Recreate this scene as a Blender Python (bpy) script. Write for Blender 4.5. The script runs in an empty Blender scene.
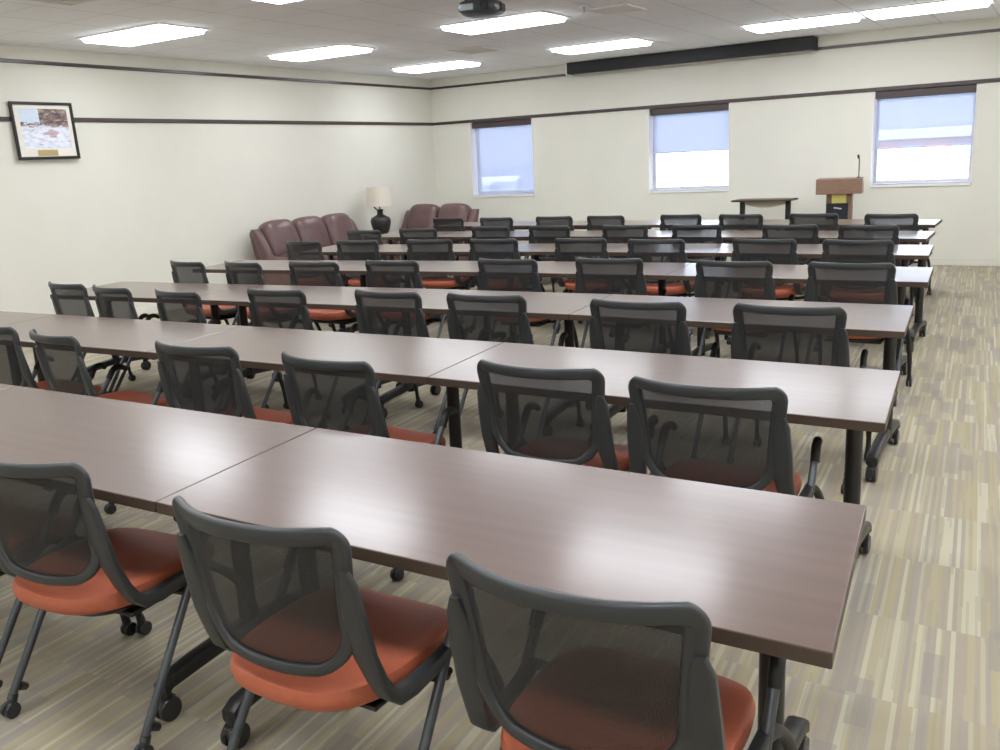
import bpy, bmesh, math, random
from math import sin, cos, pi, radians
from mathutils import Vector, Matrix

random.seed(7)
SC = bpy.context.scene
COL = SC.collection

# ------------------------------------------------------------------ materials
def lin(c):
    return tuple(((v / 255.0) / 12.92 if v / 255.0 <= 0.04045 else ((v / 255.0 + 0.055) / 1.055) ** 2.4) for v in c) + (1.0,)

def mat(name, rgb, rough=0.5, spec=0.5, metal=0.0, var=0.0, scale=30.0, bump=0.0, bscale=200.0, stretch=(1, 1, 1), coat=0.0, sheen=0.0):
    m = bpy.data.materials.new(name); m.use_nodes = True
    nt = m.node_tree; b = nt.nodes['Principled BSDF']
    c = lin(rgb)
    b.inputs['Base Color'].default_value = c
    b.inputs['Roughness'].default_value = rough
    b.inputs['Specular IOR Level'].default_value = spec
    b.inputs['Metallic'].default_value = metal
    b.inputs['Coat Weight'].default_value = coat
    b.inputs['Sheen Weight'].default_value = sheen
    tc = nt.nodes.new('ShaderNodeTexCoord')
    mp = nt.nodes.new('ShaderNodeMapping'); mp.inputs['Scale'].default_value = stretch
    nt.links.new(tc.outputs['Object'], mp.inputs['Vector'])
    if var > 0:
        n = nt.nodes.new('ShaderNodeTexNoise'); n.inputs['Scale'].default_value = scale; n.inputs['Detail'].default_value = 4
        nt.links.new(mp.outputs['Vector'], n.inputs['Vector'])
        r = nt.nodes.new('ShaderNodeValToRGB')
        r.color_ramp.elements[0].position = 0.3; r.color_ramp.elements[1].position = 0.7
        r.color_ramp.elements[0].color = tuple(v * (1 - var) for v in c[:3]) + (1,)
        r.color_ramp.elements[1].color = tuple(min(1, v * (1 + var)) for v in c[:3]) + (1,)
        nt.links.new(n.outputs['Fac'], r.inputs['Fac']); nt.links.new(r.outputs['Color'], b.inputs['Base Color'])
    if bump > 0:
        n2 = nt.nodes.new('ShaderNodeTexNoise'); n2.inputs['Scale'].default_value = bscale; n2.inputs['Detail'].default_value = 3
        nt.links.new(mp.outputs['Vector'], n2.inputs['Vector'])
        bp = nt.nodes.new('ShaderNodeBump'); bp.inputs['Strength'].default_value = bump; bp.inputs['Distance'].default_value = 0.004
        nt.links.new(n2.outputs['Fac'], bp.inputs['Height']); nt.links.new(bp.outputs['Normal'], b.inputs['Normal'])
    return m

def emit(name, rgb, s):
    m = bpy.data.materials.new(name); m.use_nodes = True
    nt = m.node_tree; nt.nodes.clear()
    e = nt.nodes.new('ShaderNodeEmission'); e.inputs['Color'].default_value = lin(rgb); e.inputs['Strength'].default_value = s
    o = nt.nodes.new('ShaderNodeOutputMaterial'); nt.links.new(e.outputs[0], o.inputs[0])
    return m

def see_through(name, rgb, trans, tint=(255, 255, 255), rough=0.6):
    """woven or glassy sheet: a share of the light passes straight through"""
    m = bpy.data.materials.new(name); m.use_nodes = True
    nt = m.node_tree; b = nt.nodes['Principled BSDF']; out = nt.nodes['Material Output']
    b.inputs['Base Color'].default_value = lin(rgb); b.inputs['Roughness'].default_value = rough
    t = nt.nodes.new('ShaderNodeBsdfTransparent'); t.inputs['Color'].default_value = lin(tint)
    mx = nt.nodes.new('ShaderNodeMixShader'); mx.inputs[0].default_value = trans
    nt.links.new(b.outputs[0], mx.inputs[1]); nt.links.new(t.outputs[0], mx.inputs[2]); nt.links.new(mx.outputs[0], out.inputs[0])
    return m

M = {}
M['wall'] = mat('cream painted wall', (224, 222, 211), 0.75, 0.3, var=0.02, scale=1.6, bump=0.12, bscale=90)
M['trim'] = mat('dark brown trim', (70, 58, 56), 0.3, 0.5, var=0.05, scale=6)
M['laminate'] = None
M['edge'] = mat('table edge band', (76, 62, 52), 0.45, 0.4)
M['black'] = mat('black plastic', (38, 38, 38), 0.5, 0.4)
M['blackmetal'] = mat('black painted steel', (34, 34, 34), 0.4, 0.5)
M['frame'] = mat('charcoal plastic', (50, 52, 54), 0.38, 0.5, bump=0.05, bscale=400)
M['tube'] = mat('gunmetal tube', (86, 90, 94), 0.33, 0.5, metal=0.55)
M['rubber'] = mat('caster rubber', (40, 41, 43), 0.28, 0.5)
M['chrome'] = mat('bright metal', (190, 192, 196), 0.18, 0.5, metal=1.0)
M['orange'] = mat('burnt orange upholstery', (178, 94, 66), 0.5, 0.55, var=0.05, scale=60, bump=0.15, bscale=500)
M['leather'] = mat('brown leather', (98, 74, 72), 0.34, 0.5, var=0.12, scale=9, bump=0.35, bscale=26)
M['white'] = mat('white paint', (244, 244, 246), 0.5, 0.4)
M['screen'] = mat('black screen casing', (30, 31, 34), 0.45, 0.4)
M['screencloth'] = mat('screen bottom bar', (190, 184, 180), 0.5, 0.4)
M['wood'] = mat('lectern wood', (132, 104, 86), 0.45, 0.4, var=0.12, scale=14, stretch=(1, 1, 8))
M['paper'] = mat('yellow paper', (226, 214, 128), 0.8, 0.2)
M['plaque'] = mat('black plaque', (36, 38, 46), 0.4, 0.4)
M['plaqueink'] = mat('white plaque ink', (200, 204, 210), 0.6, 0.3)
M['lampbase'] = mat('dark glazed ceramic', (42, 42, 42), 0.35, 0.5, var=0.2, scale=18)
M['lampshade'] = mat('oatmeal lamp shade', (224, 215, 200), 0.8, 0.2, bump=0.2, bscale=150)
M['cloth'] = mat('beige cloth', (205, 198, 178), 0.8, 0.2)
M['alum'] = mat('window frame metal', (196, 202, 214), 0.4, 0.5, metal=0.3)
M['grille'] = mat('ceiling vent grey', (222, 221, 220), 0.6, 0.3)
M['grilleslat'] = mat('vent louvre grey', (224, 223, 222), 0.7, 0.3)  # even pale grey of the louvre slats and their backing
M['projector'] = mat('dark projector case', (50, 54, 56), 0.3, 0.5, var=0.25, scale=25)
M['projgrey'] = mat('silver projector panel', (150, 158, 160), 0.3, 0.5)
M['lens'] = mat('projector lens glass', (20, 22, 30), 0.05, 0.8)
M['pane'] = None
M['mat'] = mat('picture mount board', (232, 228, 216), 0.7, 0.3)
M['brass'] = mat('brass plate', (176, 156, 104), 0.4, 0.5)
M['panel'] = emit('lit diffuser', (245, 249, 255), 9.0)
M['asphalt'] = mat('city ground', (150, 158, 170), 0.9, 0.1, var=0.25, scale=0.03)
M['bldg'] = mat('pale building', (196, 200, 206), 0.8, 0.2)
M['brick'] = mat('red brick', (176, 100, 92), 0.85, 0.2, var=0.06, scale=2)
M['roof'] = mat('white parapet', (244, 244, 244), 0.7, 0.2)
M['bwin'] = mat('far window', (110, 130, 160), 0.3, 0.5)

def laminate():
    m = mat('walnut laminate', (98, 78, 70), 0.3, 0.4, coat=0.55)
    m.node_tree.nodes['Principled BSDF'].inputs['Coat Roughness'].default_value = 0.17
    nt = m.node_tree; b = nt.nodes['Principled BSDF']
    tc = nt.nodes.new('ShaderNodeTexCoord'); mp = nt.nodes.new('ShaderNodeMapping'); mp.inputs['Scale'].default_value = (.8, 12, 12)
    n = nt.nodes.new('ShaderNodeTexNoise'); n.inputs['Scale'].default_value = 2.5; n.inputs['Detail'].default_value = 1
    r = nt.nodes.new('ShaderNodeValToRGB'); r.color_ramp.elements[0].position = .3; r.color_ramp.elements[1].position = .72
    r.color_ramp.elements[0].color = lin((94, 75, 67)); r.color_ramp.elements[1].color = lin((101, 81, 73))
    nt.links.new(tc.outputs['Object'], mp.inputs[0]); nt.links.new(mp.outputs[0], n.inputs['Vector']); nt.links.new(n.outputs['Fac'], r.inputs[0]); nt.links.new(r.outputs[0], b.inputs['Base Color'])
    return m
M['laminate'] = laminate()

def meshcloth():
    m = see_through('black woven back mesh', (40, 40, 41), 0.28, (225, 225, 225), 0.7)
    nt = m.node_tree
    tc = nt.nodes.new('ShaderNodeTexCoord')
    w1 = nt.nodes.new('ShaderNodeTexWave'); w1.bands_direction = 'X'; w1.inputs['Scale'].default_value = 95
    w2 = nt.nodes.new('ShaderNodeTexWave'); w2.bands_direction = 'Z'; w2.inputs['Scale'].default_value = 95
    mul = nt.nodes.new('ShaderNodeMath'); mul.operation = 'MULTIPLY'
    mr = nt.nodes.new('ShaderNodeMapRange'); mr.inputs['To Min'].default_value = 0.12; mr.inputs['To Max'].default_value = 0.38
    for w in (w1, w2): nt.links.new(tc.outputs['Object'], w.inputs['Vector'])
    nt.links.new(w1.outputs['Fac'], mul.inputs[0]); nt.links.new(w2.outputs['Fac'], mul.inputs[1]); nt.links.new(mul.outputs[0], mr.inputs['Value'])
    mx = [n for n in nt.nodes if n.type == 'MIX_SHADER'][0]; nt.links.new(mr.outputs[0], mx.inputs[0])
    return m
M['mesh'] = meshcloth()
M['shade'] = see_through('solar shade cloth', (206, 210, 226), 0.27, (228, 238, 255), 0.8)

def glass():
    m = bpy.data.materials.new('window glass'); m.use_nodes = True
    nt = m.node_tree; nt.nodes.clear()
    t = nt.nodes.new('ShaderNodeBsdfTransparent'); t.inputs['Color'].default_value = (.93, .95, .97, 1)
    g = nt.nodes.new('ShaderNodeBsdfGlossy'); g.inputs['Roughness'].default_value = 0.02
    f = nt.nodes.new('ShaderNodeFresnel'); f.inputs['IOR'].default_value = 1.45
    mx = nt.nodes.new('ShaderNodeMixShader'); o = nt.nodes.new('ShaderNodeOutputMaterial')
    nt.links.new(f.outputs[0], mx.inputs[0]); nt.links.new(t.outputs[0], mx.inputs[1]); nt.links.new(g.outputs[0], mx.inputs[2]); nt.links.new(mx.outputs[0], o.inputs[0])
    return m
M['pane'] = glass()

def node_math(nt, op, a, b=None):
    n = nt.nodes.new('ShaderNodeMath'); n.operation = op
    for i, v in enumerate((a, b)):
        if v is None: continue
        if isinstance(v, (int, float)): n.inputs[i].default_value = v
        else: nt.links.new(v, n.inputs[i])
    return n.outputs[0]

def carpet():
    m = bpy.data.materials.new('striped carpet'); m.use_nodes = True
    nt = m.node_tree; b = nt.nodes['Principled BSDF']; b.inputs['Roughness'].default_value = 0.95; b.inputs['Specular IOR Level'].default_value = 0.1
    tc = nt.nodes.new('ShaderNodeTexCoord'); sp = nt.nodes.new('ShaderNodeSeparateXYZ'); nt.links.new(tc.outputs['Object'], sp.inputs[0])
    X, Y = node_math(nt, 'ADD', sp.outputs['X'], node_math(nt, 'MULTIPLY', sp.outputs['Y'], .075)), sp.outputs['Y']   # laid slightly out of line with the walls
    def cell(wx, wy, stag, seed):
        ix = node_math(nt, 'FLOOR', node_math(nt, 'DIVIDE', X, wx))
        wn = nt.nodes.new('ShaderNodeTexWhiteNoise'); wn.noise_dimensions = '2D'
        cb0 = nt.nodes.new('ShaderNodeCombineXYZ'); nt.links.new(ix, cb0.inputs[0]); cb0.inputs[1].default_value = seed
        nt.links.new(cb0.outputs[0], wn.inputs['Vector'])
        off = node_math(nt, 'MULTIPLY', wn.outputs['Value'], stag)
        iy = node_math(nt, 'FLOOR', node_math(nt, 'ADD', node_math(nt, 'DIVIDE', Y, wy), off))
        cb = nt.nodes.new('ShaderNodeCombineXYZ'); nt.links.new(ix, cb.inputs[0]); nt.links.new(iy, cb.inputs[1]); cb.inputs[2].default_value = seed
        w2 = nt.nodes.new('ShaderNodeTexWhiteNoise'); w2.noise_dimensions = '3D'; nt.links.new(cb.outputs[0], w2.inputs['Vector'])
        return w2.outputs['Value']
    a = cell(0.014, 0.5, 0.0, 1.0)        # fine stripes broken at the tile seams
    c = cell(0.009, 0.3, 1.0, 2.0)
    d = cell(0.06, 0.25, 1.0, 3.0)       # grey dashes
    r = nt.nodes.new('ShaderNodeValToRGB'); r.color_ramp.interpolation = 'CONSTANT'
    cols = [(0.0, (170, 160, 137)), (0.2, (164, 153, 138)), (0.4, (175, 167, 144)), (0.55, (159, 151, 140)), (0.7, (184, 178, 157)), (0.86, (169, 158, 131))]
    els = r.color_ramp.elements
    els[0].position = 0; els[0].color = lin(cols[0][1]); els[1].position = cols[1][0]; els[1].color = lin(cols[1][1])
    for p, q in cols[2:]:
        e = els.new(p); e.color = lin(q)
    nt.links.new(a, r.inputs[0])
    mx = nt.nodes.new('ShaderNodeMix'); mx.data_type = 'RGBA'; mx.blend_type = 'MIX'
    nt.links.new(node_math(nt, 'MULTIPLY', node_math(nt, 'GREATER_THAN', d, 0.84), 0.5), mx.inputs[0])
    nt.links.new(r.outputs[0], mx.inputs[6]); mx.inputs[7].default_value = lin((144, 138, 133))
    mx2 = nt.nodes.new('ShaderNodeMix'); mx2.data_type = 'RGBA'; mx2.blend_type = 'MIX'
    nt.links.new(node_math(nt, 'MULTIPLY', node_math(nt, 'GREATER_THAN', c, 0.75), 0.4), mx2.inputs[0])
    nt.links.new(mx.outputs[2], mx2.inputs[6]); mx2.inputs[7].default_value = lin((152, 146, 132))
    nt.links.new(mx2.outputs[2], b.inputs['Base Color'])
    n = nt.nodes.new('ShaderNodeTexNoise'); n.inputs['Scale'].default_value = 350
    bp = nt.nodes.new('ShaderNodeBump'); bp.inputs['Strength'].default_value = .3; bp.inputs['Distance'].default_value = .004
    nt.links.new(tc.outputs['Object'], n.inputs['Vector']); nt.links.new(n.outputs['Fac'], bp.inputs['Height']); nt.links.new(bp.outputs[0], b.inputs['Normal'])
    return m

GX, GY, GS = -2.09, 10.62, 0.61          # ceiling grid
def ceiling_mat():
    m = bpy.data.materials.new('acoustic ceiling tile'); m.use_nodes = True
    nt = m.node_tree; b = nt.nodes['Principled BSDF']; b.inputs['Roughness'].default_value = 0.9; b.inputs['Specular IOR Level'].default_value = 0.15
    tc = nt.nodes.new('ShaderNodeTexCoord'); sp = nt.nodes.new('ShaderNodeSeparateXYZ'); nt.links.new(tc.outputs['Object'], sp.inputs[0])
    def line(v, o, w):
        fr = node_math(nt, 'FRACT', node_math(nt, 'DIVIDE', node_math(nt, 'SUBTRACT', v, o - 0.61 * 100), GS))
        return node_math(nt, 'LESS_THAN', fr, w)
    l = node_math(nt, 'MAXIMUM', line(sp.outputs['X'], GX, .03), line(sp.outputs['Y'], GY, .02))
    n = nt.nodes.new('ShaderNodeTexNoise'); n.inputs['Scale'].default_value = 60; nt.links.new(tc.outputs['Object'], n.inputs['Vector'])
    r = nt.nodes.new('ShaderNodeValToRGB'); r.color_ramp.elements[0].color = lin((236, 238, 242)); r.color_ramp.elements[1].color = lin((243, 245, 248))
    nt.links.new(n.outputs['Fac'], r.inputs[0])
    mx = nt.nodes.new('ShaderNodeMix'); mx.data_type = 'RGBA'; nt.links.new(node_math(nt, 'MULTIPLY', l, .3), mx.inputs[0])
    nt.links.new(r.outputs[0], mx.inputs[6]); mx.inputs[7].default_value = lin((150, 142, 138))
    nt.links.new(mx.outputs[2], b.inputs['Base Color'])
    return m
M['carpet'] = carpet(); M['ceiling'] = ceiling_mat()

def photo_mat():
    """the hung print: a snowy scene with a dark stand of trees and a reddish patch in the middle"""
    m = bpy.data.materials.new('snow scene print'); m.use_nodes = True
    nt = m.node_tree; b = nt.nodes['Principled BSDF']; b.inputs['Roughness'].default_value = 0.35
    tc = nt.nodes.new('ShaderNodeTexCoord'); sp = nt.nodes.new('ShaderNodeSeparateXYZ'); nt.links.new(tc.outputs['Generated'], sp.inputs[0])
    U, V = sp.outputs['Y'], sp.outputs['Z']
    n = nt.nodes.new('ShaderNodeTexNoise'); n.inputs['Scale'].default_value = 9; n.inputs['Detail'].default_value = 8; n.inputs['Roughness'].default_value = .75
    mpg = nt.nodes.new('ShaderNodeMapping'); mpg.inputs['Rotation'].default_value = (.6, 0, 0); mpg.inputs['Scale'].default_value = (1, .55, 1.5); nt.links.new(tc.outputs['Generated'], mpg.inputs[0]); nt.links.new(mpg.outputs[0], n.inputs['Vector'])
    def ramp(stops, src):
        r = nt.nodes.new('ShaderNodeValToRGB'); e = r.color_ramp.elements
        e[0].position, e[0].color = stops[0][0], lin(stops[0][1]); e[1].position, e[1].color = stops[-1][0], lin(stops[-1][1])
        for p, c in stops[1:-1]:
            q = e.new(p); q.color = lin(c)
        nt.links.new(src, r.inputs[0]); return r.outputs[0]
    snow = ramp([(.32, (140, 132, 150)), (.44, (206, 210, 226)), (.56, (230, 234, 244)), (.7, (238, 240, 248))], n.outputs['Fac'])
    trees = ramp([(.36, (60, 46, 58)), (.5, (112, 92, 92)), (.6, (176, 158, 146))], n.outputs['Fac'])
    sky = ramp([(.3, (190, 206, 226)), (.7, (216, 226, 238))], n.outputs['Fac'])
    wob = node_math(nt, 'MULTIPLY', node_math(nt, 'SUBTRACT', n.outputs['Fac'], .5), .6)
    Vw = node_math(nt, 'ADD', V, wob)
    def mix(f, a, c):
        x = nt.nodes.new('ShaderNodeMix'); x.data_type = 'RGBA'; nt.links.new(f, x.inputs[0]); nt.links.new(a, x.inputs[6])
        if isinstance(c, tuple): x.inputs[7].default_value = c
        else: nt.links.new(c, x.inputs[7])
        return x.outputs[2]
    up = mix(node_math(nt, 'LESS_THAN', U, .4), trees, sky)
    band = mix(node_math(nt, 'LESS_THAN', Vw, .64), up, trees)
    img = mix(node_math(nt, 'LESS_THAN', Vw, .56), band, snow)
    du = node_math(nt, 'MULTIPLY', node_math(nt, 'SUBTRACT', U, .62), 1.0); dv = node_math(nt, 'MULTIPLY', node_math(nt, 'SUBTRACT', V, .38), 1.6)
    d = node_math(nt, 'ADD', node_math(nt, 'SQRT', node_math(nt, 'ADD', node_math(nt, 'MULTIPLY', du, du), node_math(nt, 'MULTIPLY', dv, dv))), wob)
    img = mix(node_math(nt, 'MULTIPLY', node_math(nt, 'LESS_THAN', d, .15), .55), img, lin((160, 88, 80)))
    nt.links.new(img, b.inputs['Base Color'])
    return m
M['print'] = photo_mat()

# ------------------------------------------------------------------ mesh helpers
def link(name, bm, m, parent=None, smooth=True, loc=None):
    me = bpy.data.meshes.new(name)
    bmesh.ops.recalc_face_normals(bm, faces=bm.faces)
    bm.to_mesh(me); bm.free()
    for mm in (m if isinstance(m, (list, tuple)) else [m]): me.materials.append(mm)
    if smooth and smooth != 'box':
        for p in me.polygons: p.use_smooth = True
        me.set_sharp_from_angle(angle=radians(38))
    o = bpy.data.objects.new(name, me); COL.objects.link(o)
    if parent: o.parent = parent
    if loc: o.location = loc
    return o

def box(bm, x0, x1, y0, y1, z0, z1, bev=0.0, seg=2, rot=None, mi=0):
    r = bmesh.ops.create_cube(bm, size=1.0)
    vs = r['verts']
    for v in vs:
        v.co = Vector(((x0 + x1) / 2 + v.co.x * (x1 - x0), (y0 + y1) / 2 + v.co.y * (y1 - y0), (z0 + z1) / 2 + v.co.z * (z1 - z0)))
    fs = list({f for v in vs for f in v.link_faces})
    for f in fs: f.material_index = mi
    if bev > 0:
        es = list({e for v in vs for e in v.link_edges})
        rr = bmesh.ops.bevel(bm, geom=es, offset=bev, segments=seg, affect='EDGES', profile=0.5)
        vs = list({v for f in rr['faces'] for v in f.verts} | {v for v in vs if v.is_valid})
        for f in rr['faces']: f.material_index = mi
    if rot: bmesh.ops.transform(bm, matrix=rot, verts=vs)
    return vs

def sweep(bm, pts, prof, closed=False, cap=True, up=None, mi=0):
    """pts: list of (Vector, axis_a, axis_b, [2-d profile]) sections -> skin"""
    rings = []
    for P, A, B, pr in pts:
        rings.append([bm.verts.new(P + A * u + B * v) for u, v in pr])
    n = len(rings[0]); R = len(rings)
    for i in range(R if closed else R - 1):
        a, b = rings[i], rings[(i + 1) % R]
        for j in range(n):
            f = bm.faces.new((a[j], a[(j + 1) % n], b[(j + 1) % n], b[j])); f.material_index = mi
    if cap and not closed:
        f = bm.faces.new(list(reversed(rings[0]))); f.material_index = mi
        f = bm.faces.new(rings[-1]); f.material_index = mi

def circ(r, n=10, r2=None):
    r2 = r if r2 is None else r2
    return [(r * cos(2 * pi * k / n), r2 * sin(2 * pi * k / n)) for k in range(n)]

def srect(a, b, n=16, p=4.0):
    """superellipse section"""
    o = []
    for k in range(n):
        t = 2 * pi * (k + .5) / n; c, s = cos(t), sin(t)
        o.append((a * math.copysign(abs(c) ** (2 / p), c), b * math.copysign(abs(s) ** (2 / p), s)))
    return o

def tube(bm, path, r, n=10, mi=0, sub=0):
    P = [Vector(p) for p in path]
    if sub:
        Q = []
        for i in range(len(P) - 1):
            p0, p1, p2, p3 = P[max(i - 1, 0)], P[i], P[i + 1], P[min(i + 2, len(P) - 1)]
            for k in range(sub):
                t = k / sub
                Q.append(0.5 * ((2 * p1) + (p2 - p0) * t + (2 * p0 - 5 * p1 + 4 * p2 - p3) * t * t + (3 * p1 - p0 - 3 * p2 + p3) * t ** 3))
        P = Q + [P[-1]]
    rs = r if isinstance(r, (list, tuple)) else [r] * len(P)
    if len(rs) != len(P): rs = [rs[min(int(i * (len(rs) - 1) / (len(P) - 1) + .5), len(rs) - 1)] for i in range(len(P))]
    d0 = (P[1] - P[0]).normalized(); ref = Vector((1, 0, 0)) if abs(d0.x) < .8 else Vector((0, 1, 0))
    secs = []
    for i, p in enumerate(P):
        d = (P[min(i + 1, len(P) - 1)] - P[max(i - 1, 0)]).normalized()
        a = (ref - d * ref.dot(d)).normalized(); ref = a
        secs.append((p, a, d.cross(a), circ(rs[i], n)))
    sweep(bm, secs, None, mi=mi)

def lathe(bm, prof, c=(0, 0, 0), axis='Z', n=20, mi=0):
    C = Vector(c); rings = []
    for r, h in prof:
        ring = []
        for k in range(n):
            t = 2 * pi * k / n
            if axis == 'Z': v = Vector((r * cos(t), r * sin(t), h))
            elif axis == 'X': v = Vector((h, r * cos(t), r * sin(t)))
            else: v = Vector((r * cos(t), h, r * sin(t)))
            ring.append(bm.verts.new(C + v))
        rings.append(ring)
    for a, b in zip(rings, rings[1:]):
        for j in range(n):
            f = bm.faces.new((a[j], a[(j + 1) % n], b[(j + 1) % n], b[j])); f.material_index = mi
    f = bm.faces.new(list(reversed(rings[0]))); f.material_index = mi
    f = bm.faces.new(rings[-1]); f.material_index = mi

def tag(o, label, cat, group=None, kind=None):
    if label: o['label'] = label
    if cat: o['category'] = cat
    if group: o['group'] = group
    if kind: o['kind'] = kind
    return o

def thing(name, label, cat, loc=(0, 0, 0), rz=0.0, group=None):
    o = bpy.data.objects.new(name, None); COL.objects.link(o); o.empty_display_size = .1
    o.location = loc; o.rotation_euler = (0, 0, rz)
    return tag(o, label, cat, group)

def struct(name, bm, m, label=None, cat=None, parent=None, smooth=False):
    o = link(name, bm, m, parent, smooth)
    if parent is None: tag(o, label, cat, kind='structure')
    return o

def dup(root, loc, rz):
    r = root.copy(); COL.objects.link(r); r.location = loc; r.rotation_euler = (0, 0, rz)
    for ch in list(root.children):
        c = ch.copy(); COL.objects.link(c); c.parent = r
        for g in list(ch.children):
            d = g.copy(); COL.objects.link(d); d.parent = c
    return r

# ------------------------------------------------------------------ room shell
XL, XR, YB, YF, ZC = -9.08, 3.4, 12.64, -3.6, 2.91
WT = 0.24
WIN = [(-8.34, -7.18), (-5.25, -4.06), (-2.2, -1.04)]
WZ0, WZ1 = 1.02, 2.18

bm = bmesh.new(); box(bm, XL - .2, XR + .2, YF - .2, YB + WT, -0.2, 0)
struct('floor', bm, M['carpet'], 'beige and grey striped carpet tile floor', 'floor')
bm = bmesh.new(); box(bm, XL - .2, XR + .2, YF - .2, YB + WT, ZC, ZC + .2)
struct('ceiling', bm, M['ceiling'], 'pale grey suspended tile ceiling', 'ceiling')
bm = bmesh.new(); box(bm, XL - .2, XL, YF, YB, 0, ZC)
struct('wall_left', bm, M['wall'], 'long cream wall with the framed picture', 'wall')
bm = bmesh.new(); box(bm, XR, XR + .2, YF, YB, 0, ZC)
struct('wall_right', bm, M['wall'], 'cream wall beyond the aisle', 'wall')
bm = bmesh.new(); box(bm, XL - .2, XR + .2, YF - .2, YF, 0, ZC)
struct('wall_rear', bm, M['wall'], 'cream wall at the back of the room', 'wall')
bm = bmesh.new()
box(bm, XL - .2, XR + .2, YB, YB + WT, 0, WZ0); box(bm, XL - .2, XR + .2, YB, YB + WT, WZ1, ZC)
xs = [XL - .2] + [v for w in WIN for v in w] + [XR + .2]
for i in range(0, len(xs), 2): box(bm, xs[i], xs[i + 1], YB, YB + WT, WZ0, WZ1)
struct('wall_front', bm, M['wall'], 'cream wall with three square windows', 'wall')
# dark trims: picture rail at 2.2 m and a slimmer one under the ceiling
k = 1
for z0, z1, d in ((2.18, 2.225, .018), (2.745, 2.78, .022)):
    for n_, b_ in (('left wall', (XL, XL + d, YF, YB, z0, z1)), ('window wall', (XL, XR, YB - d, YB, z0, z1)), ('aisle wall', (XR - d, XR, YF, YB, z0, z1))):
        bm = bmesh.new(); box(bm, *b_, bev=.004, seg=1)
        struct('trim_%d' % k, bm, M['trim'], 'dark brown trim strip %s the %s' % ('across' if z0 < 2.5 else 'high on', n_), 'trim'); k += 1
for s, b_ in (('left', (XL, XL + .012, YF, YB, 0, .1)), ('front', (XL, XR, YB - .012, YB, 0, .1)), ('right', (XR - .012, XR, YF, YB, 0, .1))):
    bm = bmesh.new(); box(bm, *b_, bev=.004, seg=1)
    struct('baseboard_' + s, bm, M['wall'], 'low cream baseboard along the %s wall' % s, 'baseboard')

# windows, sills, roller shades
SH = [1.07, 1.555, 1.475]
SL = ['beside the loveseat corner, drawn fully down', 'half drawn on the middle window', 'half drawn on the window beside the lectern']
for i, (x0, x1) in enumerate(WIN):
    w = bpy.data.objects.new('window_%d' % (i + 1), None); COL.objects.link(w); w.location = ((x0 + x1) / 2, YB + .17, WZ0)
    tag(w, ['square window in the corner above the loveseat', 'square window in the middle of the wall', 'square window beside the lectern'][i], 'window', kind='structure')
    cx, cy, cz = w.location
    bm = bmesh.new(); f = .045
    h = (x1 - x0) / 2; H_ = WZ1 - WZ0
    box(bm, -h, -h + f, -.03, .03, 0, H_); box(bm, h - f, h, -.03, .03, 0, H_); box(bm, -h + f, h - f, -.03, .03, 0, f); box(bm, -h + f, h - f, -.03, .03, H_ - f, H_)
    link('window_frame', bm, M['alum'], w, False)
    bm = bmesh.new(); box(bm, -h, -h + .008, -.19, -.03, .012, H_); box(bm, h - .008, h, -.19, -.03, .012, H_); link('window_jamb', bm, M['white'], w, False)
    bm = bmesh.new(); box(bm, -h + f, h - f, -.004, .004, f, H_ - f); link('pane', bm, M['pane'], w, False)
    bm = bmesh.new(); box(bm, -h, h, -.19, -.03, -.0, .012, .003, 1); box(bm, -h - .0, h + .0, -.19, -.172, -.03, .012, .003, 1); link('window_sill', bm, M['white'], w, False)
    # roller shade
    t = thing('roller_shade', 'pale blue see-through roller shade ' + SL[i], 'roller shade', (cx, YB + .075, WZ1), 0, 'roller shades on the three windows')
    bm = bmesh.new(); box(bm, -h + .012, h - .012, -.05, .045, -.095, -.002, .006, 1); link('cassette', bm, M['trim'], t, False)
    bm = bmesh.new()
    zz = SH[i] - WZ1
    box(bm, -h + .03, h - .03, .02, .022, zz, -.09); link('shade_cloth', bm, M['shade'], t, False)
    bm = bmesh.new(); tube(bm, [(-h + .03, .021, zz), (h - .03, .021, zz)], .009, 8); link('bottom_bar', bm, M['alum'], t)

# ------------------------------------------------------------------ ceiling lights and fittings
LIGHTS = [(-7.66, 6.02, 'first', 'along the picture wall'), (-7.63, 8.45, 'second', 'along the picture wall'), (-7.74, 10.95, 'third', 'along the picture wall'),
          (-4.95, 8.2, '', 'behind the projector'), (-5.15, 10.87, '', 'between the corner light and the screen'),
          (-2.7, 10.93, '', 'nearer the screen end of the pair'), (-1.43, 10.93, '', 'above the lectern end of the pair'),
          (-4.95, 5.42, '', 'ahead of the projector'), (-2.45, 7.9, '', ''), (0.0, 8.2, '', ''), (-2.45, 5.7, '', ''), (0.0, 5.7, '', ''), (2.3, 8.2, '', ''), (2.3, 5.7, '', ''),
          (-7.6, 3.3, '', ''), (-4.95, 3.3, '', ''), (-2.45, 3.3, '', ''), (0.0, 3.3, '', ''), (2.3, 3.3, '', ''),
          (-7.6, .9, '', ''), (-4.95, .9, '', ''), (-2.45, .9, '', ''), (0.0, .9, '', ''), (2.3, .9, '', ''), (-4.95, -1.5, '', ''), (-2.45, -1.5, '', ''), (0.0, -1.5, '', '')]
LLAB = ['white recessed light above the framed picture wall, first of three along it', 'white recessed light, second of three along the picture wall', 'white recessed light near the corner above the loveseat',
        'white recessed light directly behind the hanging projector', 'white recessed light between the corner light and the screen casing', 'white recessed light of the end-to-end pair, on the screen side',
        'white recessed light of the end-to-end pair, on the aisle side', 'white recessed light cut by the top of the view near the projector']
first = None
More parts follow.
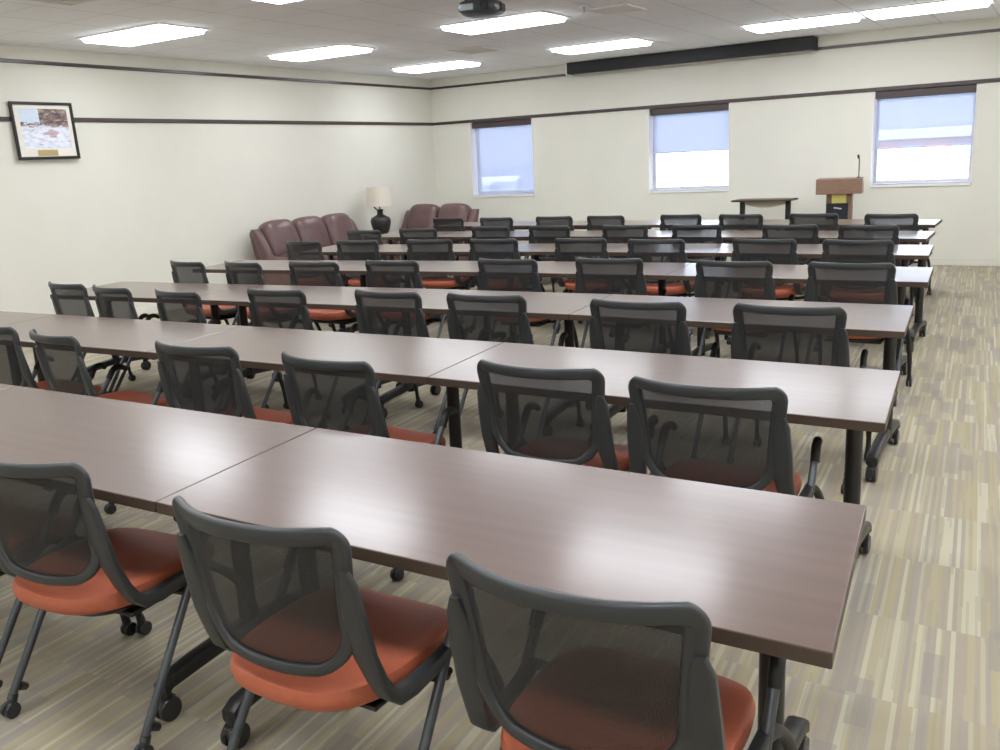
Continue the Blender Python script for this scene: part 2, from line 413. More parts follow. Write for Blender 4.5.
for i, (x, y, _, _) in enumerate(LIGHTS):
    if first is None:
        first = t = thing('ceiling_light', '', 'ceiling light', (x, y, ZC), 0, 'recessed fluorescent lights in the ceiling')
        bm = bmesh.new()
        for b_ in ((-.61, -.58, -.305, .305), (.58, .61, -.305, .305), (-.58, .58, -.305, -.275), (-.58, .58, .275, .305)): box(bm, *b_, -.012, 0)
        link('light_frame', bm, M['white'], t, False)
        bm = bmesh.new(); vs = box(bm, -.575, .575, -.27, .27, -.045, 0)
        for v in vs:
            if v.co.z < -.02: v.co.x *= .97; v.co.y *= .93
        link('diffuser', bm, M['panel'], t, False)
    else: t = dup(first, (x, y, ZC), 0)
    t['label'] = LLAB[i] if i < len(LLAB) else 'white recessed light in the ceiling outside the view'

def vent(x, y, w, d, label):
    t = thing('ceiling_vent', label, 'air vent', (x, y, ZC), 0, 'ceiling air vents')
    bm = bmesh.new()
    a, c = w / 2, d / 2
    for b_ in ((-a, -a + .03, -c, c), (a - .03, a, -c, c), (-a + .03, a - .03, -c, -c + .03), (-a + .03, a - .03, c - .03, c)): box(bm, *b_, -.014, 0, .003, 1)
    link('vent_frame', bm, M['grille'], t, False)
    bm = bmesh.new(); n = 8
    for q in range(n):
        yy = -c + .03 + (q + .5) * (d - .06) / n
        box(bm, -a + .03, a - .03, yy - .012, yy + .012, -.01, -.006, rot=None)
    box(bm, -a + .03, a - .03, -c + .03, c - .03, -.003, 0)
    link('louvres', bm, M['grilleslat'], t, False)
vent(-6.4, 9.9, .5, .5, 'grey square ceiling air vent between the corner lights')
vent(-6.5, 4.42, .5, .5, 'grey ceiling air vent cut by the top of the view')
vent(-3.82, 8.4, .45, .45, 'pale ceiling air vent between the projector and the screen')
t = thing('sprinkler', 'small round ceiling sprinkler head beside the pale vent', 'sprinkler', (-3.95, 8.0, ZC))
bm = bmesh.new(); lathe(bm, [(.035, 0), (.035, -.006), (.012, -.008)], n=16); link('flange', bm, M['white'], t)
bm = bmesh.new(); lathe(bm, [(.01, -.004), (.01, -.05), (.022, -.052), (.022, -.056)], n=12); link('nozzle', bm, M['chrome'], t)

# projector hung from the ceiling
t = thing('projector', 'dark ceiling projector hanging on a pole before the light', 'projector', (-3.96, 6.25, ZC), radians(12))
bm = bmesh.new(); lathe(bm, [(.07, 0), (.07, -.012), (.02, -.02)], n=20); tube(bm, [(0, 0, 0), (0, 0, -.13)], .018, 12); link('mounting_pole', bm, M['black'], t)
bm = bmesh.new()
for sx in (-1, 1):
    tube(bm, [(0, 0, -.1), (sx * .08, .05, -.13), (sx * .1, .08, -.15)], .009, 8); tube(bm, [(0, 0, -.1), (sx * .08, -.05, -.13), (sx * .1, -.08, -.15)], .009, 8)
link('bracket', bm, M['blackmetal'], t)
bm = bmesh.new()
secs = []
for yy, a, b_ in ((-.13, .11, .035), (-.12, .15, .05), (-.05, .16, .06), (.06, .16, .062), (.12, .15, .05), (.14, .12, .035)):
    secs.append((Vector((0, yy, -.205)), Vector((1, 0, 0)), Vector((0, 0, 1)), srect(a, b_, 24, 3.2)))
sweep(bm, secs, None); body = link('housing', bm, M['projector'], t)
bm = bmesh.new(); box(bm, -.135, -.02, -.135, -.118, -.228, -.182, .006); link('vent_panel', bm, M['projgrey'], body)
bm = bmesh.new(); lathe(bm, [(.034, -.128), (.034, -.15), (.026, -.152), (.024, -.14)], (.07, 0, -.205), 'Y', 20); link('lens_barrel', bm, M['black'], t)
bm = bmesh.new(); box(bm, .13, .17, -.02, .08, -.235, -.18, .008); link('cable_cover', bm, M['black'], t)

# projection screen casing high on the window wall
t = thing('projection_screen', 'long black rolled-up projection screen casing high on the window wall', 'projection screen', (-4.68, YB - .024, 2.82))
bm = bmesh.new(); box(bm, -1.76, 1.76, -.2, -.03, -.075, .085, .008); link('casing', bm, M['screen'], t, 'box')
for sx in (-1, 1):
    bm = bmesh.new(); box(bm, sx * 1.772 - .012, sx * 1.772 + .012, -.195, -.035, -.085, .075, .004); link('end_cap', bm, M['white'] if sx < 0 else M['black'], t)
bm = bmesh.new(); tube(bm, [(-1.7, -.1, -.085), (1.7, -.1, -.085)], .012, 10); link('bottom_bar', bm, M['screencloth'], t)
for sx in (-1.2, 0, 1.2):
    bm = bmesh.new(); box(bm, sx - .03, sx + .03, -.035, 0, -.05, .06, .003); link('wall_bracket', bm, M['black'], t)

# framed picture on the left wall
py0, py1, pz0, pz1 = 5.41, 6.09, 1.80, 2.372
t = thing('picture_frame', 'black framed picture hanging tilted over the wall trim', 'framed picture', (XL + .02, (py0 + py1) / 2, (pz0 + pz1) / 2))
t.rotation_euler = (0, radians(-2.0), 0)
w2, h2 = (py1 - py0) / 2, (pz1 - pz0) / 2
bm = bmesh.new()
for a in ((-w2, w2, -h2, -h2 + .028), (-w2, w2, h2 - .028, h2), (-w2, -w2 + .028, -h2 + .028, h2 - .028), (w2 - .028, w2, -h2 + .028, h2 - .028)): box(bm, 0, .03, a[0], a[1], a[2], a[3], .004, 1)
link('frame_moulding', bm, M['black'], t, False)
bm = bmesh.new(); box(bm, .004, .012, -w2 + .02, w2 - .02, -h2 + .02, h2 - .02); link('mount_board', bm, M['mat'], t, False)
bm = bmesh.new(); box(bm, .012, .0135, -w2 + .085, w2 - .07, -h2 + .11, h2 - .065); link('print', bm, M['print'], t, False)
bm = bmesh.new(); box(bm, .012, .015, -.12, .1, -h2 + .035, -h2 + .095, .002, 1); link('name_plate', bm, M['brass'], t, False)

# ------------------------------------------------------------------ training tables
def wheel(bm, c, r, w, n=16):
    """twin caster wheel, axle along x"""
    for s in (-1, 1):
        a = s * w * .62
        lathe(bm, [(r * .55, a - w * .42), (r * .92, a - w * .42), (r, a - w * .25), (r, a + w * .25), (r * .92, a + w * .42), (r * .55, a + w * .42)], c, 'X', n)

SKEW = .085          # the rows stand slightly out of square
def table_parts(L, D, sl, sr):
    h = L / 2
    out = {}
    bm = bmesh.new(); box(bm, -h, h, 0, D, .708, .74, .003, 2)
    for v in bm.verts: v.co.x -= (sl + (sr - sl) * (v.co.x + h) / L) * v.co.y
    for f in bm.faces:
        if abs(f.normal.z) < .5 or f.calc_center_median().z < .72: f.material_index = 1
    out['top'] = bm
    bm = bmesh.new(); box(bm, -h + .1, h - .16, .46, .5, .65, .705, .004, 1); out['rail'] = bm
    return out

ARM = [(-.33, .10), (-.30, .118), (-.2, .13), (-.05, .14), (0, .145), (.05, .14), (.2, .13), (.30, .118), (.33, .10)]
def column_bm():
    bm = bmesh.new(); tube(bm, [(0, 0, .10), (0, 0, .69)], .029, 16); box(bm, -.055, .055, -.2, .14, .685, .707, .004, 1); return bm
def foot_bm():
    bm = bmesh.new(); secs = []
    for yy, z in ARM:
        hh = .026 if abs(yy) < .25 else .022
        secs.append((Vector((0, yy, z)), Vector((1, 0, 0)), Vector((0, 0, 1)), srect(.026, hh, 12, 4)))
    sweep(bm, secs, None)
    for s in (-1, 1): tube(bm, [(0, s * .315, .1), (0, s * .315, .062)], .02, 10)
    return bm
def tcaster_bm():
    bm = bmesh.new(); wheel(bm, Vector((0, 0, .0375)), .0375, .022, 18)
    box(bm, -.012, .012, -.03, .03, .03, .072, .006, 1); return bm
C_ME = {}
def shared(key, name, fn, m, parent, loc):
    if key not in C_ME:
        o = link(name, fn(), m, parent, True); C_ME[key] = o.data
    else:
        o = bpy.data.objects.new(name, C_ME[key]); COL.objects.link(o); o.parent = parent
    o.location = loc
    return o

CHAIRS = [
    [(-.677, 1.244, 0.5), (-1.41, 1.222, 1.5), (-2.31, 1.24, 6), (-2.95, 1.17, 2)],
    [(-.91, 2.607, 1.5), (-1.523, 2.646, .5), (-2.366, 2.487, -5), (-3.113, 2.493, 1), (-4.07, 2.46, -10), (-4.68, 2.49, -2)],
    [(-1.034, 4.073, 0), (-1.75, 4.03, 0), (-2.63, 4.034, .6), (-3.285, 4.009, -3), (-4.07, 3.908, -2), (-4.72, 3.70, -8), (-5.41, 3.724, -9), (-5.99, 3.777, -6)],
    [(-1.077, 5.672, -.9), (-1.789, 5.669, -1), (-2.679, 5.703, 3), (-3.421, 5.564, 0), (-4.317, 5.355, 1), (-4.966, 5.196, 2), (-5.63, 5.083, -9), (-6.25, 5.042, -8)],
    [(-1.297, 7.047, -2), (-1.998, 7.095, -1.5), (-2.879, 7.048, 1), (-3.603, 7.10, 1), (-4.458, 7.03, 4), (-5.126, 6.95, 5), (-5.92, 6.833, 4), (-6.53, 6.72, -3)],
    [(-1.454, 8.334, -4), (-2.133, 8.40, 0), (-3.034, 8.45, -2), (-3.789, 8.46, -1), (-4.665, 8.47, -2), (-5.361, 8.406, -2), (-6.16, 8.15, 3), (-6.79, 7.97, -1)],
    [(-1.47, 9.62, -5), (-2.248, 9.794, -2), (-3.019, 9.80, -6), (-3.726, 9.863, -4), (-4.646, 9.83, -4), (-5.321, 9.80, 1), (-6.104, 9.72, -3), (-6.885, 9.783, -3)]]
ROWS = [  # near-edge corners from the aisle end to the left wall end, table depth
    ([(-.27, 1.415), (-1.96, 1.385), (-3.62, 1.35), (-5.2, 1.31)], .69),
    ([(-.41, 2.79), (-2.105, 2.785), (-3.75, 2.725), (-5.35, 2.65), (-6.95, 2.57)], .70),
    ([(-.565, 4.245), (-2.23, 4.245), (-3.66, 4.18), (-5.1, 4.065), (-6.5, 3.955)], .72),
    ([(-.665, 5.82), (-2.31, 5.835), (-3.82, 5.76), (-5.25, 5.61), (-6.7, 5.46)], .71),
    ([(-.83, 7.21), (-2.43, 7.225), (-4.02, 7.17), (-5.5, 7.02), (-6.75, 6.87)], .74),
    ([(-1.0, 8.45), (-2.58, 8.55), (-4.2, 8.60), (-5.77, 8.55), (-7.2, 8.47)], .72),
    ([(-1.1, 9.87), (-2.63, 9.97), (-4.19, 10.03), (-5.7, 10.05), (-7.25, 10.0)], .72)]
RN = ['front row beside the camera', 'second row back from the camera', 'third row back from the camera', 'fourth row, the middle one', 'third row from the window wall', 'second row from the window wall', 'row beside the window wall']
RN = ['row 1', 'row 2']  # replaced below
CY = .42
def leg_place(t, L, s, r):
    """the pedestal sits near the table end, clear of the legs of the chairs pushed in there"""
    ca, sa = cos(t.rotation_euler[2]), sin(t.rotation_euler[2]); lines = []
    for cx, cy, a in CHAIRS[r]:
        for k in (-1, 1):
            for px, py in ((.268, .3), (.28, .54)):
                A = radians(a); wx = cx + k * px * cos(A) - py * sin(A) - t.location.x; wy = cy + k * px * sin(A) + py * cos(A) - t.location.y
                lines.append(wx * ca + wy * sa)
    best = None
    for ins in (.13, .12, .14, .11, .15, .10, .16, .09, .17, .18, .08, .19, .07, .20, .22, .24):
        x = s * (L / 2 - ins) - .03
        g = min(abs(x - l) for l in lines)
        if g > .062: return x
        if best is None or g > best[0]: best = (g, x)
    return best[1]
ROWWORD = ['in the first row from the camera', 'in the second row from the camera', 'in the third row from the camera', 'in the middle row of seven', 'in the third row from the windows', 'in the second row from the windows', 'in the row closest to the windows']
TPOS = ['at the aisle end', 'second from the aisle', 'third from the aisle', 'at the picture wall end']
for r, (cs, D) in enumerate(ROWS):
    for j in range(len(cs) - 1):
        (xa, ya), (xb, yb) = cs[j], cs[j + 1]
        L = math.hypot(xa - xb, ya - yb) - .003
        rz = math.atan2(ya - yb, xa - xb)
        lab = 'dark walnut table %s, %s' % (ROWWORD[r], TPOS[j])
        t = thing('training_table', lab, 'table', ((xa + xb) / 2, (ya + yb) / 2, 0), rz, 'training tables in seven rows')
        ang = [math.atan2(cs[q][1] - cs[q + 1][1], cs[q][0] - cs[q + 1][0]) for q in range(len(cs) - 1)]
        mid = lambda q: (ang[max(q - 1, 0)] + ang[min(q, len(ang) - 1)]) / 2      # neighbours meet edge to edge
        p = table_parts(L, D, SKEW + math.tan(mid(j + 1) - rz), SKEW + math.tan(mid(j) - rz))
        link('tabletop', p['top'], [M['laminate'], M['edge']], t, 'box'); link('rail', p['rail'], M['blackmetal'], t, 'box')
        for s in (-1, 1):
            x = leg_place(t, L, s, r)
            shared('col', 'leg', column_bm, M['blackmetal'], t, (x, CY, 0))
            f = shared('foot', 'foot', foot_bm, M['blackmetal'], t, (x, CY - .03, 0))
            for q in (-1, 1): shared('tc', 'caster', tcaster_bm, M['rubber'], f, (0, q * .315, 0))

# ------------------------------------------------------------------ mesh-back nesting chairs
def back_y(x, z):
    return .085 * (min(abs(x), .26) / .25) ** 2.3 - .07 + (.87 - z) * .20

def ring_path(n=72):
    """closed outline of the back frame centre line in (x, z), starting top right"""
    pts = []
    def arc(cx, cz, rx, rz_, a0, a1, k):
        for i in range(k):
            a = radians(a0 + (a1 - a0) * i / k); pts.append((cx + rx * cos(a), cz + rz_ * sin(a)))
    zt = .852; rc = .028
    def line(p, q, k):
        for i in range(k): pts.append((p[0] + (q[0] - p[0]) * i / k, p[1] + (q[1] - p[1]) * i / k))
    line((-.202, zt), (.202, zt), 14)
    arc(.202, zt - rc, rc, rc, 90, 0, 8)
    line((.23, zt - rc), (.208, .63), 8)
    arc(.098, .63, .11, .115, 0, -75, 10)
    # sagging bottom
    for i in range(8):
        t = i / 8; x = .126 * (1 - 2 * t); pts.append((x, .519 - .006 * (1 - (x / .126) ** 2)))
    arc(-.098, .63, .11, .115, 255, 180, 10)
    line((-.208, .63), (-.23, zt - rc), 8)
    arc(-.202, zt - rc, rc, rc, 180, 90, 8)
    return pts

def back_frame_bm():
    pts = ring_path(); n = len(pts); bm = bmesh.new(); secs = []
    for i, (x, z) in enumerate(pts):
        xa, za = pts[i - 1]; xb, zb = pts[(i + 1) % n]
        t = Vector((xb - xa, back_y(xb, zb) - back_y(xa, za), zb - za)).normalized()
        nrm = Vector((0, 1, 0)); nrm = (nrm - t * nrm.dot(t)).normalized(); side = t.cross(nrm)
        k = max(0, min(1, (z - .53) / .2)); a = .014 + .009 * k
        if z > .846 and abs(x) < .21: a = .019
        secs.append((Vector((x, back_y(x, z), z)), side, nrm, srect(a, .0105, 14, 3.4)))
    sweep(bm, secs, None, closed=True)
    return bm

def back_mesh_bm():
    bm = bmesh.new(); pts = ring_path(); N = 12
    # grid inside outline: rows by z
    zs = [.519 + (.852 - .519) * i / 16 for i in range(17)]
    def half(z):
        best = .0
        for i in range(len(pts)):
            (x1, z1), (x2, z2) = pts[i], pts[(i + 1) % len(pts)]
            if (z1 - z) * (z2 - z) <= 0 and abs(z1 - z2) > 1e-9:
                best = max(best, x1 + (x2 - x1) * (z - z1) / (z2 - z1))
        return max(best, .02)
    rows = []
    for z in zs:
        h = half(min(max(z, .5195), .8515)); rows.append([bm.verts.new((h * (2 * j / N - 1), back_y(h * (2 * j / N - 1), z) + .002, z)) for j in range(N + 1)])
    for a, b in zip(rows, rows[1:]):
        for j in range(N): bm.faces.new((a[j], a[j + 1], b[j + 1], b[j]))
    return bm

def support_bm(s):
    bm = bmesh.new(); X = Vector((1, 0, 0)); secs = []
    P = [(.236, back_y(.23, .77) - .016, .775, .010, .008), (.238, back_y(.23, .74) - .014, .74, .022, .010), (.236, back_y(.22, .66) - .010, .66, .030, .011), (.238, back_y(.21, .57) - .004, .57, .030, .012),
         (.244, .068, .50, .026, .013), (.249, .088, .46, .024, .016), (.253, .118, .436, .022, .020), (.256, .17, .430, .018, .020), (.26, .25, .438, .016, .019), (.263, .30, .45, .015, .018), (.264, .33, .458, .012, .014)]
    for i, (x, y, z, a, b) in enumerate(P):
        q0, q1 = P[max(i - 1, 0)], P[min(i + 1, len(P) - 1)]
        d = Vector((q1[0] - q0[0], q1[1] - q0[1], q1[2] - q0[2])).normalized()
        A = (X - d * X.dot(d)).normalized(); B = d.cross(A)
        secs.append((Vector((s * x, y, z)), Vector((s * A.x, A.y, A.z)), Vector((s * B.x, B.y, B.z)), srect(a, b, 12, 4)))
    sweep(bm, secs, None)
    return bm

def seat_bm(pan=False):
    bm = bmesh.new(); rings = []
    def outline(k, n=40):
        o = []
        for i in range(n):
            t = 2 * pi * i / n; c, s = cos(t), sin(t)
            wx = .232 if s > 0 else .232 - .02 * (-s)
            x = k * wx * math.copysign(abs(c) ** (2 / 3.4), c); y = k * .262 * math.copysign(abs(s) ** (2 / 3.0), s)
            o.append((x, y))
        return o
    prof = [(.25, .450), (.55, .452), (.8, .458), (.92, .458), (.975, .450), (1.0, .432), (.985, .412), (.93, .398), (.8, .388), (.4, .384)]
    if pan: prof = [(.3, .386), (.74, .388), (.76, .380), (.7, .366), (.3, .362)]
    for k, z in prof:
        ring = []
        for x, y in outline(k):
            dz = .012 * (x / .23) ** 2 - (.03 * max(0, (y - .12) / .14) ** 2) + .012 * max(0, (-y - .1) / .16)
            ring.append(bm.verts.new((x, .252 + y, z + dz)))
        rings.append(ring)
    for a, b in zip(rings, rings[1:]):
        for j in range(len(a)): bm.faces.new((a[j], a[(j + 1) % len(a)], b[(j + 1) % len(a)], b[j]))
    bm.faces.new(rings[0]); bm.faces.new(list(reversed(rings[-1])))
    return bm

TOP = (.266, .38, .575); RF = (.274, .03, .055)
def rear_leg_bm(s):
    bm = bmesh.new(); tube(bm, [(s * TOP[0], TOP[1], TOP[2]), (s * RF[0], RF[1], RF[2])], .0125, 12); return bm
def cap_bm(s):
    bm = bmesh.new(); x, y, z = TOP
    tube(bm, [(s * (x + .003), y - .03, z - .045), (s * x, y, z), (s * (x - .002), y + .03, z + .010), (s * (x - .008), y + .055, z + .002), (s * (x - .012), y + .07, z - .012)], [.0155, .016, .016, .015, .012], 10, sub=3)
    return bm
def rcaster_bm(s):
    bm = bmesh.new(); x, y, z = RF
    tube(bm, [(s * x, y + .012, z + .015), (s * x, y - .004, .03)], .015, 10)
    wheel(bm, Vector((s * x, y - .006, .025)), .025, .016, 14)
    tube(bm, [(s * (x - .002), y + .03, z + .03), (s * (x + .002), y + .055, z + .012)], [.016, .012], 8)
    return bm
def front_leg_bm(s):
    bm = bmesh.new()
    tube(bm, [(s * .268, .30, .452), (s * .271, .37, .425), (s * .275, .455, .34), (s * .279, .515, .2), (s * .28, .535, .065)], [.013, .014, .0145, .0145, .012], 10, sub=4)
    return bm
def fcaster_bm(s):
    bm = bmesh.new(); tube(bm, [(s * .28, .537, .075), (s * .28, .54, .045)], [.014, .016], 10); wheel(bm, Vector((s * .28, .545, .025)), .025, .016, 14); return bm
def crossbar_bm():
    bm = bmesh.new(); tube(bm, [(-.266, .30, .40), (-.2, .30, .365), (.2, .30, .365), (.266, .30, .40)], .011, 10, sub=4)
    box(bm, -.17, .17, .14, .36, .352, .366, .004, 1); return bm

CH = None
def make_chair():
    t = thing('nesting_chair', '', 'chair', (0, 0, 0), 0, 'mesh-back nesting chairs at the training tables')
    st = link('seat', seat_bm(), M['orange'], t); st['label'] = 'burnt orange upholstered seat'
    link('seat_pan', seat_bm(True), M['black'], t)
    link('back_frame', back_frame_bm(), M['frame'], t)
    b = link('back_mesh', back_mesh_bm(), M['mesh'], t); b['label'] = 'see-through black mesh back'
    link('crossbar', crossbar_bm(), M['blackmetal'], t)
    for s in (-1, 1):
        link('back_support', support_bm(s), M['frame'], t)
        l = link('rear_leg', rear_leg_bm(s), M['tube'], t)
        link('leg_cap', cap_bm(s), M['black'], l); link('caster', rcaster_bm(s), M['rubber'], l)
        f = link('front_leg', front_leg_bm(s), M['black'], t); link('caster', fcaster_bm(s), M['rubber'], f)
    return t

ORD = ['first', 'second', 'third', 'fourth', 'fifth', 'sixth', 'seventh', 'eighth']
proto = None
for r, L in enumerate(CHAIRS):
    for j, (x, y, a) in enumerate(L):
        rz = radians(a)
        if proto is None:
            proto = t = make_chair(); t.location = (x, y, 0); t.rotation_euler = (0, 0, rz)
        else: t = dup(proto, (x, y, 0), rz)
        t['label'] = 'black mesh-back orange chair %s, %s from the carpet aisle' % (ROWWORD[r], ORD[j])

# ------------------------------------------------------------------ sofas, lamp, end table
def cushion(bm, w, d, h, puff=.04, nx=14, ny=10, ex=3.0):
    """pillowy block centred at origin"""
    rings = []; n = 28
    for i in range(9):
        a = -pi / 2 + pi * i / 8; s, c = sin(a), cos(a)
        z = h / 2 * math.copysign(abs(s) ** .7, s); k = (abs(c) ** .35) if c > 1e-6 else 0.02
        k = max(k, .45) if i in (0, 8) else k
        ring = []
        for q in range(n):
            t = 2 * pi * q / n; cc, ss = cos(t), sin(t)
            x = w / 2 * k * math.copysign(abs(cc) ** (2 / 4.5), cc); y = d / 2 * k * math.copysign(abs(ss) ** (2 / 4.5), ss)
            f = 1 - (2 * x / w) ** 2 * .5 - (2 * y / d) ** 2 * .5
            ring.append(bm.verts.new((x, y, z + puff * f * (1 if z > 0 else -.2))))
        rings.append(ring)
    for a, b in zip(rings, rings[1:]):
        for j in range(n): bm.faces.new((a[j], a[(j + 1) % n], b[(j + 1) % n], b[j]))
    bm.faces.new(list(reversed(rings[0]))); bm.faces.new(rings[-1])

def sofa(name, label, loc, rz, seats, sw):
    """seats along local x, front towards -y"""
    t = thing(name, label, 'sofa', loc, rz)
    W = seats * sw; h = W / 2
    bm = bmesh.new(); box(bm, -h - .02, h + .02, -.44, .40, .06, .30, .04, 3); link('base', bm, M['leather'], t)
    bm = bmesh.new()
    box(bm, -h, h, .22, .40, .2, .86, .05, 3, rot=Matrix.Translation((0, .3, .3)) @ Matrix.Rotation(radians(-12), 4, 'X') @ Matrix.Translation((0, -.3, -.3)))
    link('back_panel', bm, M['leather'], t)
    for k in range(seats):
        x = -h + sw * (k + .5)
        bm = bmesh.new(); cushion(bm, sw - .005, .62, .20, .035); bmesh.ops.transform(bm, matrix=Matrix.Translation((x, -.12, .40)), verts=bm.verts); link('seat_cushion', bm, M['leather'], t)
        bm = bmesh.new(); cushion(bm, sw - .005, .56, .22, .045)
        bmesh.ops.transform(bm, matrix=Matrix.Translation((x, .215, .675)) @ Matrix.Rotation(radians(73), 4, 'X'), verts=bm.verts); c = link('back_cushion', bm, M['leather'], t)
    for s in (-1, 1):
        bm = bmesh.new(); secs = []
        for y, z, a in ((-.46, .34, .08), (-.44, .46, .08), (-.38, .50, .085), (-.1, .51, .085), (.06, .54, .08)):
            secs.append((Vector((s * (h + .07), y, z / 2 + .03)), Vector((1, 0, 0)), Vector((0, 0, 1)), srect(a, z / 2 - .03, 20, 4)))
        sweep(bm, secs, None); link('armrest', bm, M['leather'], t)
        bm = bmesh.new(); secs = []
        for y, z, d in ((.03, .14, .10), (.03, .40, .10), (.13, .64, .085), (.205, .79, .07), (.235, .845, .05), (.25, .86, .02)):
            secs.append((Vector((s * (h + .05), y + .06, z)), Vector((1, 0, 0)), Vector((0, 1, 0)), srect(.062, d, 20, 3.4)))
        sweep(bm, secs, None); link('back_wing', bm, M['leather'], t)
    for sx in (-1, 1):
        for y in (-.36, .3):
            bm = bmesh.new(); lathe(bm, [(.025, 0), (.035, .07)], (sx * (h - .05), y, 0), n=12); link('leg', bm, M['black'], t)
    return t
sofa('sofa', 'brown leather three-seat sofa against the picture wall', (-8.48, 9.1, 0), pi / 2, 3, .555)
sofa('loveseat', 'brown leather two-seat loveseat in the corner under the window', (-8.33, 11.4, 0), 0, 2, .57)

t = thing('end_table', 'small end table under the dark urn lamp, mostly hidden', 'end table', (-8.66, 10.58, 0))
bm = bmesh.new(); box(bm, -.2, .2, -.2, .2, .55, .58, .006); link('table_top', bm, M['wood'], t, 'box')
for sx in (-1, 1):
    for sy in (-1, 1):
        bm = bmesh.new(); box(bm, sx * .17 - .02, sx * .17 + .02, sy * .17 - .02, sy * .17 + .02, 0, .55, .003, 1); link('leg', bm, M['wood'], t)
bm = bmesh.new(); box(bm, -.17, .17, -.17, .17, .18, .2, .003, 1); link('shelf', bm, M['wood'], t)

t = thing('table_lamp', 'dark urn table lamp with a cream drum shade in the corner', 'table lamp', (-8.66, 10.58, .5805))
bm = bmesh.new(); lathe(bm, [(.075, 0), (.1, .01), (.12, .06), (.146, .15), (.152, .2), (.135, .245), (.075, .275), (.045, .295), (.042, .34), (.055, .36), (.028, .37)], n=28); link('base', bm, M['lampbase'], t)
bm = bmesh.new(); tube(bm, [(0, 0, .36), (0, 0, .52)], .008, 8); tube(bm, [(-.05, 0, .36), (-.1, 0, .395), (-.06, 0, .42)], .01, 8, sub=3); link('stem', bm, M['blackmetal'], t)
bm = bmesh.new()
n = 36; rr = []
for R_, z in ((.2, .415), (.18, .69), (.177, .69), (.197, .415)):
    rr.append([bm.verts.new((R_ * cos(2 * pi * k / n), R_ * sin(2 * pi * k / n), z)) for k in range(n)])
for a, b in zip(rr, rr[1:] + rr[:1]):
    for j in range(n): bm.faces.new((a[j], a[(j + 1) % n], b[(j + 1) % n], b[j]))
link('lamp_shade', bm, M['lampshade'], t)

# ------------------------------------------------------------------ lectern and console by the window wall
t = thing('lectern', 'brown wooden lectern with yellow paper and a gooseneck microphone', 'lectern', (-2.445, 12.0, 0), radians(8))
bm = bmesh.new(); box(bm, -.27, .27, -.17, .25, .955, 1.14, .006); link('top_box', bm, M['wood'], t, 'box')
bm = bmesh.new(); box(bm, -.15, .15, -.08, .22, .04, .955, .006); link('body', bm, M['wood'], t, 'box')
bm = bmesh.new(); box(bm, -.22, .22, -.15, .27, 0, .04, .006); link('base', bm, M['wood'], t, 'box')
bm = bmesh.new(); box(bm, -.085, .085, -.0835, -.0815, .84, .95); link('paper_sign', bm, M['paper'], t, False)
bm = bmesh.new(); box(bm, -.145, .11, -.088, -.081, .52, .84, .003, 1); pl = link('plaque', bm, M['plaque'], t, False); pl['label'] = 'black plaque with a small white mark'
bm = bmesh.new()
for x0, x1, dz in ((-.055, -.03, 0), (-.025, .0, -.004), (.003, .035, -.01)): box(bm, x0, x1, -.0895, -.088, .775 + dz, .792 + dz, .001, 1)
link('white_mark', bm, M['plaqueink'], pl, False)
bm = bmesh.new(); tube(bm, [(.215, 0, 1.14), (.215, 0, 1.25), (.213, 0, 1.36), (.205, -.01, 1.39)], .0065, 8, sub=3); tube(bm, [(.207, -.006, 1.375), (.2, -.02, 1.415)], .013, 10); tube(bm, [(.215, 0, 1.14), (.215, 0, 1.15)], .025, 12)
link('microphone', bm, M['black'], t)

t = thing('console_table', 'narrow dark console table against the window wall near the lectern', 'console table', (-3.4, 12.1, 0))
bm = bmesh.new(); box(bm, -.40, .38, -.18, .18, .875, .9, .004); link('table_top', bm, M['edge'], t, 'box')
for s in (-1, 1):
    bm = bmesh.new(); box(bm, s * .3 - .03, s * .3 + .03, -.03, .03, .05, .875, .004, 1); box(bm, s * .3 - .03, s * .3 + .03, -.2, .2, 0, .05, .006, 1); link('leg', bm, M['black'], t)
bm = bmesh.new()
N = 16; A = []; B = []
for i in range(N + 1):
    x = -.27 + .54 * i / N; sag = .05 * (1 - (x / .27) ** 2)
    A.append((x, .872)); B.append((x, .835 - sag))
for yy in (-.004, .004): pass
va = [[bm.verts.new((x, yy, z)) for x, z in A] for yy in (-.004, .004)]; vb = [[bm.verts.new((x, yy, z)) for x, z in B] for yy in (-.004, .004)]
for i in range(N):
    bm.faces.new((va[0][i], va[0][i + 1], vb[0][i + 1], vb[0][i])); bm.faces.new((va[1][i + 1], va[1][i], vb[1][i], vb[1][i + 1]))
    bm.faces.new((vb[0][i], vb[0][i + 1], vb[1][i + 1], vb[1][i])); bm.faces.new((va[0][i + 1], va[0][i], va[1][i], va[1][i + 1]))
bm.faces.new((va[0][0], vb[0][0], vb[1][0], va[1][0])); bm.faces.new((va[0][N], va[1][N], vb[1][N], vb[0][N]))
link('modesty_sling', bm, M['cloth'], t)

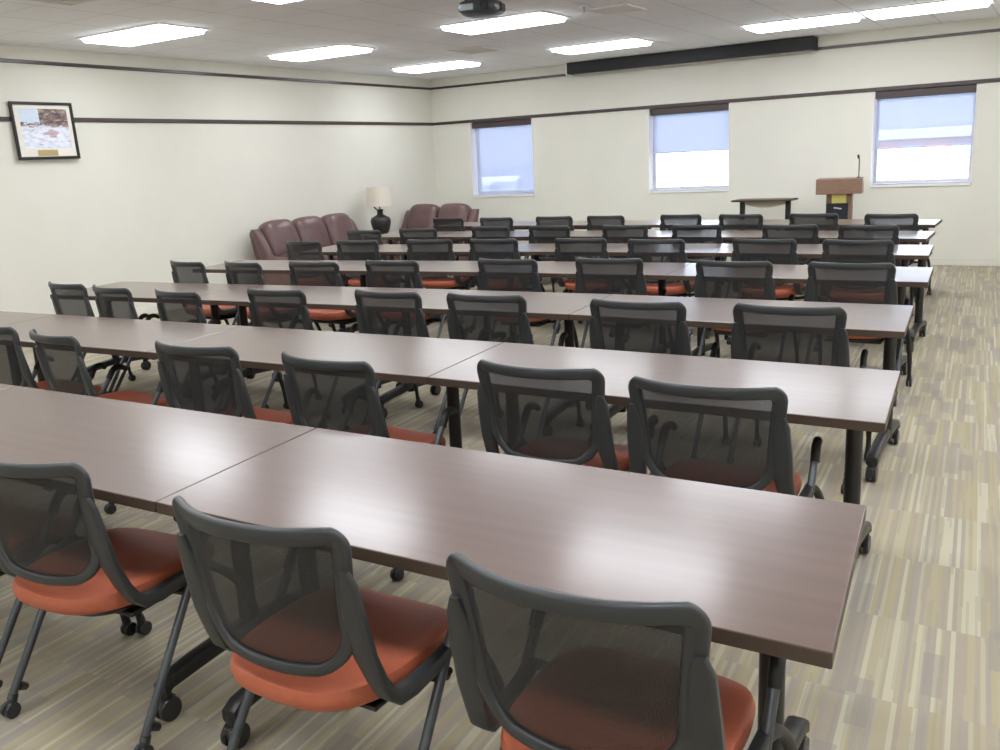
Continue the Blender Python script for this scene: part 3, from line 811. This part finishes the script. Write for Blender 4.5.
# ------------------------------------------------------------------ outside
bm = bmesh.new(); box(bm, -900, 900, YB + 4, 2500, -9.2, -9)
struct('ground_outside', bm, M['asphalt'], 'hazy town ground far below the windows', 'ground')
t = thing('brick_building', 'long red brick building with a white parapet beyond the lectern window', 'building', (4.6, 60, -7.9), radians(-16))
bm = bmesh.new(); box(bm, -16, 16, 0, 12, 0, 9.55); link('brick_wall', bm, M['brick'], t, False)
bm = bmesh.new(); box(bm, -16.2, 16.2, -.25, 12.2, 9.55, 10.15); link('parapet', bm, M['roof'], t, False)
for k in range(10):
    bm = bmesh.new(); box(bm, -14.6 + k * 3.1, -13.2 + k * 3.1, -.06, .1, 8.3, 9.2); link('window', bm, M['bwin'], t, False)
rnd = random.Random(3)
for k in range(14):
    x = -230 + k * 17 + rnd.uniform(-2, 2); y = 190 + (k % 3) * 22 + rnd.uniform(-5, 5); w = rnd.uniform(4, 8); hh = rnd.uniform(2.5, 5)
    t = thing('distant_house', 'small pale house among others far beyond the corner window', 'house', (x, y, -9), rnd.uniform(-.3, .3), 'houses far beyond the corner window')
    bm = bmesh.new(); box(bm, -w, w, -3, 3, 0, hh); link('house_wall', bm, M['bldg'], t, False)
    bm = bmesh.new()
    vs = [bm.verts.new(v) for v in ((-w - .3, -3.4, hh), (w + .3, -3.4, hh), (w + .3, 3.4, hh), (-w - .3, 3.4, hh), (-w - .3, 0, hh + 1.6), (w + .3, 0, hh + 1.6))]
    for f in ((0, 1, 5, 4), (2, 3, 4, 5), (0, 4, 3), (1, 2, 5), (0, 3, 2, 1)): bm.faces.new([vs[q] for q in f])
    link('house_roof', bm, M['asphalt'] if k % 3 == 1 else M['roof'], t, False)

W = bpy.data.worlds.new('World'); SC.world = W; W.use_nodes = True
bg = W.node_tree.nodes['Background']; bg.inputs['Color'].default_value = (.86, .93, 1.0, 1); bg.inputs['Strength'].default_value = 4.2
sd = bpy.data.lights.new('Sun', 'SUN'); sd.energy = 22; sd.angle = radians(3); so = bpy.data.objects.new('sun_light', sd); COL.objects.link(so); so.rotation_euler = (radians(48), 0, radians(-15)); so.location = (0, -20, 30)

# ------------------------------------------------------------------ camera
f, p, y, r = 901.435, radians(13.36), radians(-32.35), radians(-2.86)
fwd = Vector((sin(y) * cos(p), cos(y) * cos(p), -sin(p))); right = Vector((cos(y), -sin(y), 0)); up = right.cross(fwd)
r2 = right * cos(r) + up * sin(r); u2 = -right * sin(r) + up * cos(r)
cd = bpy.data.cameras.new('Camera'); cd.sensor_width = 36; cd.lens = f * 36 / 1000; cd.clip_start = .05; cd.clip_end = 3000
co = bpy.data.objects.new('Camera', cd); COL.objects.link(co)
co.matrix_world = Matrix(((r2.x, u2.x, -fwd.x, 0), (r2.y, u2.y, -fwd.y, 0), (r2.z, u2.z, -fwd.z, 1.56), (0, 0, 0, 1)))
SC.camera = co

SC.view_settings.view_transform = 'Standard'; SC.view_settings.look = 'None'; SC.view_settings.gamma = 1; SC.view_settings.use_curve_mapping = False
SC.view_settings.exposure = 0.7
SC.cycles.use_denoising = True; SC.cycles.denoising_prefilter = 'ACCURATE'; SC.cycles.max_bounces = 12; SC.cycles.diffuse_bounces = 8; SC.cycles.transparent_max_bounces = 24
